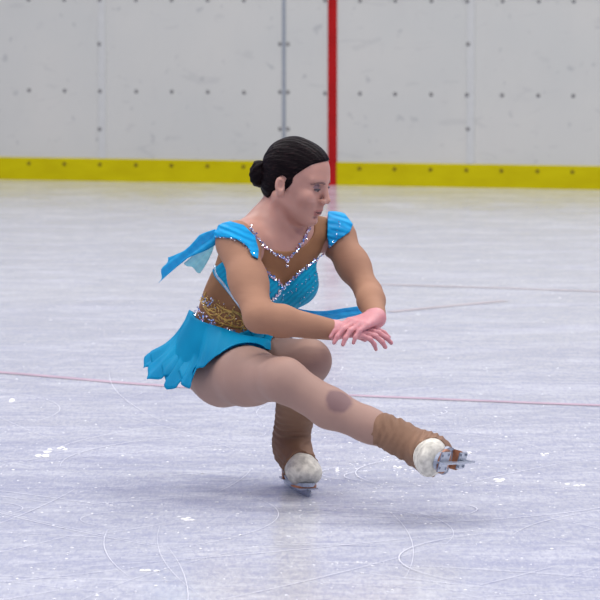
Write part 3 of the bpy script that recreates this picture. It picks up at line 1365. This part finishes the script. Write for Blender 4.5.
def build_skate(Mx, shaft, lab, top, calf=None):
    root = bpy.data.objects.new('skate', None)
    root.parent = skater
    root.empty_display_size = 0.05
    COL.objects.link(root)
    root['label'] = lab
    X, b, cov = boot_prims(Mx, shaft, top)
    up = Mx[:3, 2]
    tv = Mx[:3, 0]
    lo, hi = bounds(cov.prims, 0.02 if calf is None else 0.06)

    def bf(p, c=None, rb=1e9):
        q = (p - Mx[:3, 3]) @ Mx[:3, :3]
        zs = np.where(q[:, 0] > 0, 0.031, 0.031 + np.clip(-q[:, 0] / 0.06, 0, 1) * 0.018)
        return np.maximum(b(p, c, rb), (zs - q[:, 2]))

    surf('boot', bf, lo, hi, [M['boot_white']], root, h=0.003)['label'] = 'worn white leather boot'

    def cf(p, c=None, rb=1e9):
        q = (p - Mx[:3, 3]) @ Mx[:3, :3]
        w = 0.0024 * np.sin(q[:, 2] * 300 + 2.2 * np.sin(q[:, 1] * 55 + q[:, 2] * 30) + q[:, 0] * 90) * (0.6 + 0.4 * np.sin(q[:, 1] * 40 + q[:, 2] * 55))
        d = cov(p, c, rb)
        if calf is not None:
            d = smin(d, np.maximum(calf(p, c, rb), q[:, 2] - 0.27), 0.02)
        d = d - 0.005 + w
        d = np.maximum(d, (q[:, 0] - 0.050 - 0.006 * np.sin(q[:, 1] * 110)) * 0.72 - (q[:, 2] - 0.080) * 0.345)
        return np.maximum(d, 0.050 - q[:, 2] - np.clip(-q[:, 0] * 0.1, 0, 0.02))

    surf('boot_cover', cf, lo, hi, [M['boot_cover']], root, h=0.003)['label'] = 'brown fabric boot cover'
    # sole: outline swept between two heights, heel block
    g = Geo()
    n = 40
    out = []
    for k in range(n):
        a = 2 * math.pi * k / n
        x = 0.003 + 0.122 * math.cos(a)
        wv = 0.036 if x > 0.04 else (0.026 + 0.010 * max(0, (x - -0.02) / 0.06) if x > -0.02 else 0.027)
        out.append((x, wv * math.sin(a) * (1.0 if abs(math.cos(a)) < 0.9 else 1.15)))

    def slab(pts, zb, zt, m):
        k = len(pts)
        vs = [X(x, y, zb(x)) for x, y in pts] + [X(x, y, zt(x)) for x, y in pts]
        g.add(vs, [tuple(range(k))[::-1], tuple(range(k, 2 * k))] + [(i, (i + 1) % k, k + (i + 1) % k, k + i) for i in range(k)], m)

    rise = lambda x: 0.018 * min(1, max(0, -x / 0.06))
    slab(out, lambda x: 0.025 + rise(x), lambda x: 0.033 + rise(x), 1)
    heel = [(x, y) for x, y in out if x < -0.035]
    slab(heel, lambda x: 0.022, lambda x: 0.044, 0)
    fore = [(0.03 + 0.05 * math.cos(2 * math.pi * k / 20), 0.03 * math.sin(2 * math.pi * k / 20)) for k in range(20)]
    slab([(x + .04, y) for x, y in fore], lambda x: 0.021, lambda x: 0.026, 0)
    g.build('sole', [M['sole'], M['sole_grey']], root, ROOT)['label'] = 'grey sole with a brown wooden heel'
    # blade
    g = Geo()
    top, bot = [], []
    for k in range(25):
        x = -0.135 + 0.27 * k / 24
        zr = 0.0 + 0.20 * max(0, abs(x) - 0.03) ** 2
        bot.append((x, zr))
    poly = bot + [(0.140, 0.008), (0.145, 0.012), (0.141, 0.016), (0.144, 0.019), (0.135, 0.021), (0.115, 0.016), (0.06, 0.012), (0.0, 0.010), (-0.08, 0.011), (-0.135, 0.010)]
    g.prism(poly, Mx, -0.002, 0.002)
    g.prism([(0.045, 0.011), (0.125, 0.015), (0.105, 0.021), (0.060, 0.021)], Mx, -0.003, 0.003)
    g.prism([(-0.105, 0.009), (-0.055, 0.009), (-0.06, 0.022), (-0.10, 0.022)], Mx, -0.003, 0.003)
    g.box((0.045, -0.024, 0.0185), (0.12, 0.024, 0.0212), M4=Mx)
    g.box((-0.112, -0.020, 0.0195), (-0.045, 0.020, 0.0222), M4=Mx)
    for xx, yy in ((.055, .017), (.055, -.017), (.108, .015), (.108, -.015), (-.10, .014), (-.10, -.014), (-.055, .014), (-.055, -.014)):
        g.box((xx - .003, yy - .003, .0165), (xx + .003, yy + .003, .0187), M4=Mx)
    g.build('blade', [M['steel']], root, ROOT)['label'] = 'steel skate blade'
    return root


build_skate(SKL, knL, 'white skate standing on the ice', 0.19, legL)
build_skate(SKR, knR, 'white skate on the raised outstretched foot', 0.115)

# ---- hair
def comb(p):
    q = (p - HC) @ HA
    a = np.arctan2(q[:, 2] - 0.0, q[:, 1])
    return 0.0006 * np.sin(a * 52 + q[:, 0] * 25) + 0.0007 * np.sin(a * 19 - q[:, 0] * 40)


hairg = Group([hE((-.004, 0, .030), (.086, .0755, .083), .02), hE((-.038, 0, -.024), (.046, .054, .046), .03), hE((.042, 0, .042), (.0475, .056, .047), .03)])


def hair_fn(p, c=None, rb=1e9):
    q = (p - HC) @ HA
    d = hairg(p, c, rb) + comb(p)
    line = (q[:, 0] - q[:, 2] * 0.95 - 0.006 - 0.010 * np.clip(1 - (q[:, 1] / 0.05) ** 2, 0, 1) - 0.020 * np.exp(-((q[:, 2] + .005) / .016) ** 2)) * 0.7
    d = np.maximum(d, line)
    ear = np.stack([(q[:, 0] + .004) / .019, (q[:, 2] + .012) / .028], 1)
    d = np.maximum(d, np.where(np.abs(q[:, 1]) > 0.05, (1 - np.linalg.norm(ear, axis=1)) * 0.024, -1))
    return d


lo, hi = bounds(hairg.prims, 0.02)
hair = surf('hair', hair_fn, lo, hi, [M['hair']], skater, h=0.0025)
hair['label'] = 'dark brown hair combed back'
BC = P(260.0, 173.5, -0.085)
bx = nrm(H(-1, 0, -.15) - H(0, 0, 0))
by = nrm(np.cross((0, 0, 1), bx))
bz = np.cross(bx, by)


def bun_fn(p, c=None, rb=1e9):
    q = (p - BC) @ np.array([bx, by, bz]).T
    rr = np.linalg.norm(q[:, 1:], axis=1)
    th = np.arctan2(q[:, 2], q[:, 1])
    tor = np.sqrt((rr - 0.018) ** 2 + (q[:, 0] * 0.85) ** 2) - 0.0175
    ball = np.linalg.norm(q / np.array((0.024, 0.020, 0.020)), axis=1) * 0.02 - 0.02
    d = smin(tor, ball, 0.006)
    return d + 0.0013 * np.sin(th * 3 + rr * 420) + 0.0008 * np.sin(th * 9 + q[:, 0] * 300)


bun = surf('bun', bun_fn, BC - 0.05, BC + 0.05, [M['hair']], hair, h=0.002)
bun['label'] = 'hair wound into a bun'
# loose strands at the temple
g = Geo()


def on_head(pts, off):
    p = np.array([H(*q) for q in pts])
    for _ in range(12):
        dd = head(p) - off
        p = p - grad(head, p) * dd[:, None]
    return p


for s in (-1, 1):
    g = Geo()
    for k in range(4):
        pts = spline([(.022 - .004 * k, s * .07, .012), (.019 - .003 * k, s * .072, -.006), (.016 - .003 * k, s * .071, -.022)], 7)
        g.tube(on_head(pts, 0.001), [.003, .003, .0028, .0025, .002, .0012, .0006])
    g.build('temple_strands', [M['hair']], hair, ROOT, smooth=True)

# ---- face details
for s in (-1, 1):
    g = Geo()
    c = H(.0735, s * .0315, -.003)
    fwd = nrm(HA @ np.array((1, s * 0.18, -.12)))
    up = nrm(HA @ np.array((.12, 0, 1)))
    sd = np.cross(up, fwd)
    # almond-shaped opening on the lid, slightly domed
    nseg = 14
    ring = []
    for k in range(nseg):
        a = 2 * math.pi * k / nseg
        yy, zz = 0.0105 * math.cos(a), 0.0032 * math.sin(a) - 0.0025
        v = np.array((math.sqrt(max(1e-6, .0134 ** 2 - yy * yy - zz * zz)), yy, zz))
        ring.append(c + fwd * v[0] + sd * v[1] + up * v[2])
    cen = c + fwd * 0.0142 - up * 0.0025
    back = c
    g.add([cen] + ring + [back], [(0, 1 + (k + 1) % nseg, 1 + k) for k in range(nseg)] + [(nseg + 1, 1 + k, 1 + (k + 1) % nseg) for k in range(nseg)], 0)
    ir = []
    for k in range(nseg):
        a = 2 * math.pi * k / nseg
        ir.append(c + fwd * 0.0139 + sd * (0.0038 * math.cos(a)) + up * (0.0030 * math.sin(a) - 0.0028))
    g.add([cen + fwd * 0.0006] + ir, [(0, 1 + (k + 1) % nseg, 1 + k) for k in range(nseg)], 1)
    g.build('eye', [M['eye_white'], M['iris']], skater, ROOT, smooth=True)
    g = Geo()
    pts = []
    for k in range(11):
        a = math.pi * k / 10
        yy, zz = 0.0122 * math.cos(a), 0.0036 * math.sin(a) - 0.0025
        pts.append(c + fwd * (math.sqrt(.0139 ** 2 - yy * yy - zz * zz) + 0.0012) + sd * yy + up * zz)
    g.tube(pts, [.0012, .0018, .0022, .0024, .0025, .0025, .0025, .0024, .0022, .0018, .0012])
    g.build('eyelashes', [M['lash']], skater, ROOT, smooth=True)
    g = Geo()
    pts = on_head(spline([(.092, s * .012, .012), (.088, s * .026, .0155), (.078, s * .041, .0155), (.068, s * .051, .0105)], 12), 0.0008)
    g.tube(pts, [.0018, .0026, .003, .003, .003, .0028, .0026, .0024, .002, .0017, .0012, .0006])
    g.build('eyebrow', [M['brow']], skater, ROOT, smooth=True)

# ---- skirt
def tr1(px, py, fn, off):
    return trace([(px, py)], fn, off)[0]


def LEGS(p, c=None, rb=1e9):
    return np.minimum(np.minimum(legR(p, c, rb), legL(p, c, rb)), torso(p, c, rb) - 0.004)


SK = [  # waist point, hem point: pixel and depth
    ((262, 340, -.075), (265, 350, -.150)),
    ((246, 337, -.105), (246, 348, -.185)),
    ((228, 331, -.112), (222, 354, -.180)),
    ((211, 325, -.100), (202, 368, -.165)),
    ((199, 319, -.060), (186, 386, -.130)),
    ((193, 313, -.010), (168, 384, -.060)),
    ((191, 311, .040), (151, 374, .000)),
    ((191, 311, .080), (147, 361, .070)),
    ((196, 314, .125), (163, 352, .180)),
    ((214, 324, .165), (208, 356, .290)),
    ((240, 332, .150), (256, 356, .260)),
    ((262, 338, .080), (284, 352, .140)),
    ((268, 341, .000), (282, 352, .000)),
]
W = np.array([P(*a) for a, b in SK])
Hm = np.array([P(*b) for a, b in SK])


def closed(ctrl, n):
    m = len(ctrl)
    out = []
    for t in np.linspace(0, m, n, endpoint=False):
        i = int(t)
        f = t - i
        p0, p1, p2, p3 = ctrl[(i - 1) % m], ctrl[i % m], ctrl[(i + 1) % m], ctrl[(i + 2) % m]
        out.append(0.5 * ((2 * p1) + (-p0 + p2) * f + (2 * p0 - 5 * p1 + 4 * p2 - p3) * f ** 2 + (-p0 + 3 * p1 - 3 * p2 + p3) * f ** 3))
    return np.array(out)


def cloth(rows, thick=0.0014):
    """closed grid rows (list of rings) -> thin solid"""
    rows = [np.asarray(r) for r in rows]
    m, n = len(rows), len(rows[0])
    V = np.array(rows)
    du = np.roll(V, -1, axis=1) - np.roll(V, 1, axis=1)
    dv = np.gradient(V, axis=0)
    nn = np.cross(du, dv)
    nn /= np.maximum(np.linalg.norm(nn, axis=2, keepdims=True), 1e-9)
    A = (V + nn * thick / 2).reshape(-1, 3)
    B = (V - nn * thick / 2).reshape(-1, 3)
    fs = []
    o = m * n
    for i in range(m - 1):
        for j in range(n):
            k = (j + 1) % n
            a, b, c, d = i * n + j, i * n + k, (i + 1) * n + k, (i + 1) * n + j
            fs.append((a, b, c, d))
            fs.append((o + d, o + c, o + b, o + a))
    for j in range(n):
        k = (j + 1) % n
        for i in (0, m - 1):
            fs.append((i * n + j, i * n + k, o + i * n + k, o + i * n + j) if i else (i * n + k, i * n + j, o + i * n + j, o + i * n + k))
    return np.concatenate([A, B]), fs


NS, NR = 520, 26


def skirt_layer(lenf, amp, freq, ph, tips, off):
    w, hm = closed(W, NS), closed(Hm, NS)
    cen = w.mean(0)
    rows = []
    ang = np.linspace(0, 2 * math.pi, NS, endpoint=False)
    out = hm - w
    radial = w - cen
    radial /= np.linalg.norm(radial, axis=1)[:, None]
    for i in range(NR):
        t = i / (NR - 1)
        bk = np.clip((P(222, 350, 0)[0] - hm[:, 0]) / 0.07, 0.2, 1.3)
        zig = bk * tips * (np.abs(((ang * freq / 2 / math.pi + ph) % 1) - 0.5) * 2 - 0.5) * t ** 3
        L = lenf * t * (1 + zig)
        bulge = (0.010 - 0.026 * np.clip(bk - 0.2, 0, 1)) * math.sin(math.pi * min(1, t * 1.05))
        rip = amp * t ** 1.3 * np.sin(ang * freq + ph * 6 + 1.2 * np.sin(ang * 3))
        rip += amp * 0.45 * t ** 1.3 * np.sin(ang * freq * 2.3 + ph)
        tang = np.roll(w, -1, axis=0) - np.roll(w, 1, axis=0)
        tang /= np.linalg.norm(tang, axis=1)[:, None]
        nrmv = np.cross(tang, out)
        nrmv /= np.linalg.norm(nrmv, axis=1)[:, None]
        sgn = np.sign((nrmv * (radial + np.array([0, 0, .4]))).sum(1))[:, None]
        rows.append(w + out * L[:, None] + nrmv * sgn * (bulge + rip * bk + off)[:, None])
    # keep the cloth outside the body
    res = []
    for r in rows:
        for _ in range(3):
            dd = LEGS(r)
            push = np.clip(0.008 + off - dd, 0, 0.06)
            r = r + grad(LEGS, r) * push[:, None]
        res.append(r)
    return res


sk_rows = skirt_layer(1.0, 0.0050, 13, 0.2, 0.12, 0.004)
v, f = cloth(sk_rows)
sk = link_mesh('skirt', v, f, [M['skirt']], skater, ROOT)
sk['label'] = 'flared turquoise chiffon skirt with pointed hem'
sk_rows2 = skirt_layer(0.86, 0.005, 11, 0.55, 0.14, -0.002)
v, f = cloth(sk_rows2)
link_mesh('underskirt', v, f, [M['skirt']], sk, ROOT)


# ---- streamers
def strip(ctrl, widths, fold, mat, name, parent, lab, nseg=40, nw=12, wdir=None, tip=0.0):
    """ctrl: centre line, widths along it, fold: depth of lengthwise waves"""
    c = spline(ctrl, nseg)
    ws = np.interp(np.linspace(0, 1, nseg), np.linspace(0, 1, len(widths)), widths)
    wd = spline(wdir, nseg)
    V = []
    for i in range(nseg):
        t = nrm(c[min(i + 1, nseg - 1)] - c[max(i - 1, 0)])
        a = nrm(wd[i] - t * (wd[i] @ t))
        b = np.cross(t, a)
        row = []
        for j in range(nw + 1):
            s = j / nw - 0.5
            row.append(c[i] + a * s * ws[i] + b * fold * math.sin(s * 9 + i * 0.12) * min(1, i / 8) + t * tip * s * (i / nseg) ** 2)
        V.append(row)
    V = np.array(V)
    du = np.gradient(V, axis=0)
    dv = np.gradient(V, axis=1)
    nn = np.cross(du, dv)
    nn /= np.maximum(np.linalg.norm(nn, axis=2, keepdims=True), 1e-9)
    A = (V + nn * .0006).reshape(-1, 3)
    B = (V - nn * .0006).reshape(-1, 3)
    fs = []
    n1 = nw + 1
    o = len(A)
    for i in range(nseg - 1):
        for j in range(nw):
            q = (i * n1 + j, (i + 1) * n1 + j, (i + 1) * n1 + j + 1, i * n1 + j + 1)
            fs.append(q)
            fs.append(tuple(o + x for x in q[::-1]))
    rim = [(i, 0) for i in range(nseg)] + [(nseg - 1, j) for j in range(1, n1)] + [(i, nw) for i in range(nseg - 2, -1, -1)] + [(0, j) for j in range(nw - 1, 0, -1)]
    for x in range(len(rim)):
        i, j = rim[x]
        k, l = rim[(x + 1) % len(rim)]
        fs.append((i * n1 + j, o + i * n1 + j, o + k * n1 + l, k * n1 + l))
    ob = link_mesh(name, np.concatenate([A, B]), fs, [mat], parent, ROOT)
    if lab:
        ob['label'] = lab
    return ob


st = strip([P(218, 235, -.16), P(201, 244, -.15), P(184, 256, -.12), P(163, 270, -.07)], [.034, .046, .052, .052], .006, M['streamer'], 'streamer', skater,
           'turquoise streamer flying from the near shoulder', wdir=[(.45, 0, .9), (.5, 0, .85), (.6, 0, .8), (.35, 0, .95)], tip=-0.05)
strip([P(216, 239, -.155), P(208, 250, -.135), P(200, 259, -.12), P(192, 268, -.10)], [.012, .030, .044, .052], .005, M['streamer_sheer'], 'streamer_fold', st,
      'pale sheer layer of the streamer', wdir=[(.8, 0, .6), (.9, 0, .4), (.9, 0, .3), (.9, 0, -.15)])
strip([P(284, 308, .02), P(305, 314.5, .03), P(325, 316, .06), P(345, 313, .10), P(363, 310, .14)], [.020, .026, .026, .026, .022], .004, M['streamer'], 'streamer', skater,
      'turquoise streamer trailing behind the forearm', wdir=[(.1, .3, .9), (.1, .3, .9), (0, .3, .9), (0, .3, .9), (0, .3, .9)])

# ---- crystals and braid
rng = random.Random(3)


def gems(name, paths, fn, off, parent, lab, rr=(0.0022, 0.0042), step=1.1, jit=0.8, rows=2, mats=(0, 0, 1, 2)):
    for path in paths:
        pts = []
        path = np.asarray(path, float)
        seg = np.linalg.norm(np.diff(path, axis=0), axis=1).sum()
        c = spline(path, max(3, int(seg / step)))
        for _ in range(rows):
            pts += [q + np.array([rng.gauss(0, jit), rng.gauss(0, jit)]) for q in c]
        p = trace(pts, fn, off)
        p = p[np.abs(fn(p) - off) < 0.003]
        if len(p) == 0:
            continue
        n = grad(fn, p)
        g = Geo()
        for a, b in zip(p, n):
            nn = nrm(b + np.array([rng.gauss(0, .35) for _ in range(3)]))
            g.gem(a, nn, rng.uniform(*rr), rng.choice(mats))
        o = g.build(name, [M['gem'], M['gem_blue'], M['gem_pink']], parent, ROOT)
        o['label'] = lab


gems('crystal_necklace', [[(250, 227), (256, 236), (266, 247), (277, 255), (287, 261)], [(287, 261), (296, 251), (304, 240), (309, 228), (311, 220)], [(286, 258), (287.5, 266)]],
     TRUNK_SH, 0.004, skater, 'crystal trim shaped like a necklace', rows=2, step=1.5, jit=0.7)
gems('crystal_edging', [[(326, 253), (312, 263), (298, 274), (285, 286), (276, 297), (267, 305)], [(258, 264), (266, 271), (275, 279), (284, 288)]],
     TRUNK, 0.009, skater, 'crystal edging along the bodice top', rows=2, step=1.3, jit=0.8)
gems('crystal_scatter', [[(321, 266), (312, 275), (302, 284), (290, 292), (280, 299)], [(256, 270), (262, 280), (268, 292)], [(300, 300), (312, 288), (321, 272)]],
     TRUNK, 0.009, skater, 'loose crystals on the bodice', rr=(.0013, .0022), rows=1, step=2.4, jit=1.2)
gems('crystal_cap_edging', [[(216, 237), (228, 238), (240, 241), (248, 248), (256, 258)], [(330, 247), (336, 236), (340, 222)]],
     TRUNK_SH, 0.011, skater, 'crystals along the cap sleeves', rr=(.0014, .0024), rows=1, step=2.6, jit=.7)
gems('crystal_waist', [[(195, 312), (200, 318), (207, 323), (214, 326)], [(197, 309), (205, 316), (214, 321)], [(226, 327), (229, 331), (231, 336)], [(204, 296), (207, 305), (211, 300)], [(224, 330), (234, 331)]],
     TRUNK, 0.012, skater, 'crystals clustered at the waist', rows=2, step=2.0, jit=1.3)

# gold swirls at the waist
g = Geo()


def swirl(cx, cy, r0, turns, a0, sgn=1):
    return [(cx + r0 * (1 - t) * math.cos(a0 + sgn * turns * 6.283 * t) * 1.25, cy + r0 * (1 - t) * math.sin(a0 + sgn * turns * 6.283 * t) * .85) for t in np.linspace(0, .9, 26)]


paths = [spline([(200, 300), (206, 308), (214, 312), (222, 318), (234, 326), (246, 329)], 24),
         spline([(203, 306), (212, 318), (224, 324), (238, 328)], 20),
         swirl(228, 317, 8, 1.6, 2.5), swirl(239, 323, 6, 1.5, 3.4, -1), swirl(213, 311, 5.5, 1.5, 0.5), swirl(220, 324, 4.5, 1.2, 4.0, -1), swirl(206, 300, 4, 1.3, 1.0),
         spline([(216, 303), (224, 309), (236, 313), (244, 320), (249, 328)], 20), spline([(206, 292), (203, 300), (207, 309)], 12), spline([(232, 310), (243, 316), (250, 326)], 14)]
for pth in paths:
    g.tube(trace(pth, TRUNK, 0.004), 0.0019, n=5)
for k in range(110):
    t = rng.random()
    c = lerp((204, 300), (246, 327), t) + np.array([rng.gauss(0, 4), rng.gauss(0, 4.5)])
    pp = trace([c], TRUNK, 0.004)
    if abs(TRUNK(pp)[0] - 0.004) > 0.003:
        continue
    g.gem(pp[0], grad(TRUNK, pp)[0], rng.uniform(.0016, .003), 1 if rng.random() < .12 else 0)
o = g.build('gold_applique', [M['gold'], M['gem']], skater, ROOT, smooth=False)
o['label'] = 'gold scroll embroidery at the open waist'

# silver-blue piping down the side of the bodice
g = Geo()
pp = spline([(215, 266), (217, 275), (224, 284), (233, 297), (241, 308), (247, 319), (252, 328)], 40)
g.tube(trace(pp, TRUNK, 0.006), 0.0042, n=6)
g.build('side_piping', [M['silver_braid']], skater, ROOT, smooth=True)['label'] = 'silver-blue piping down the open side'
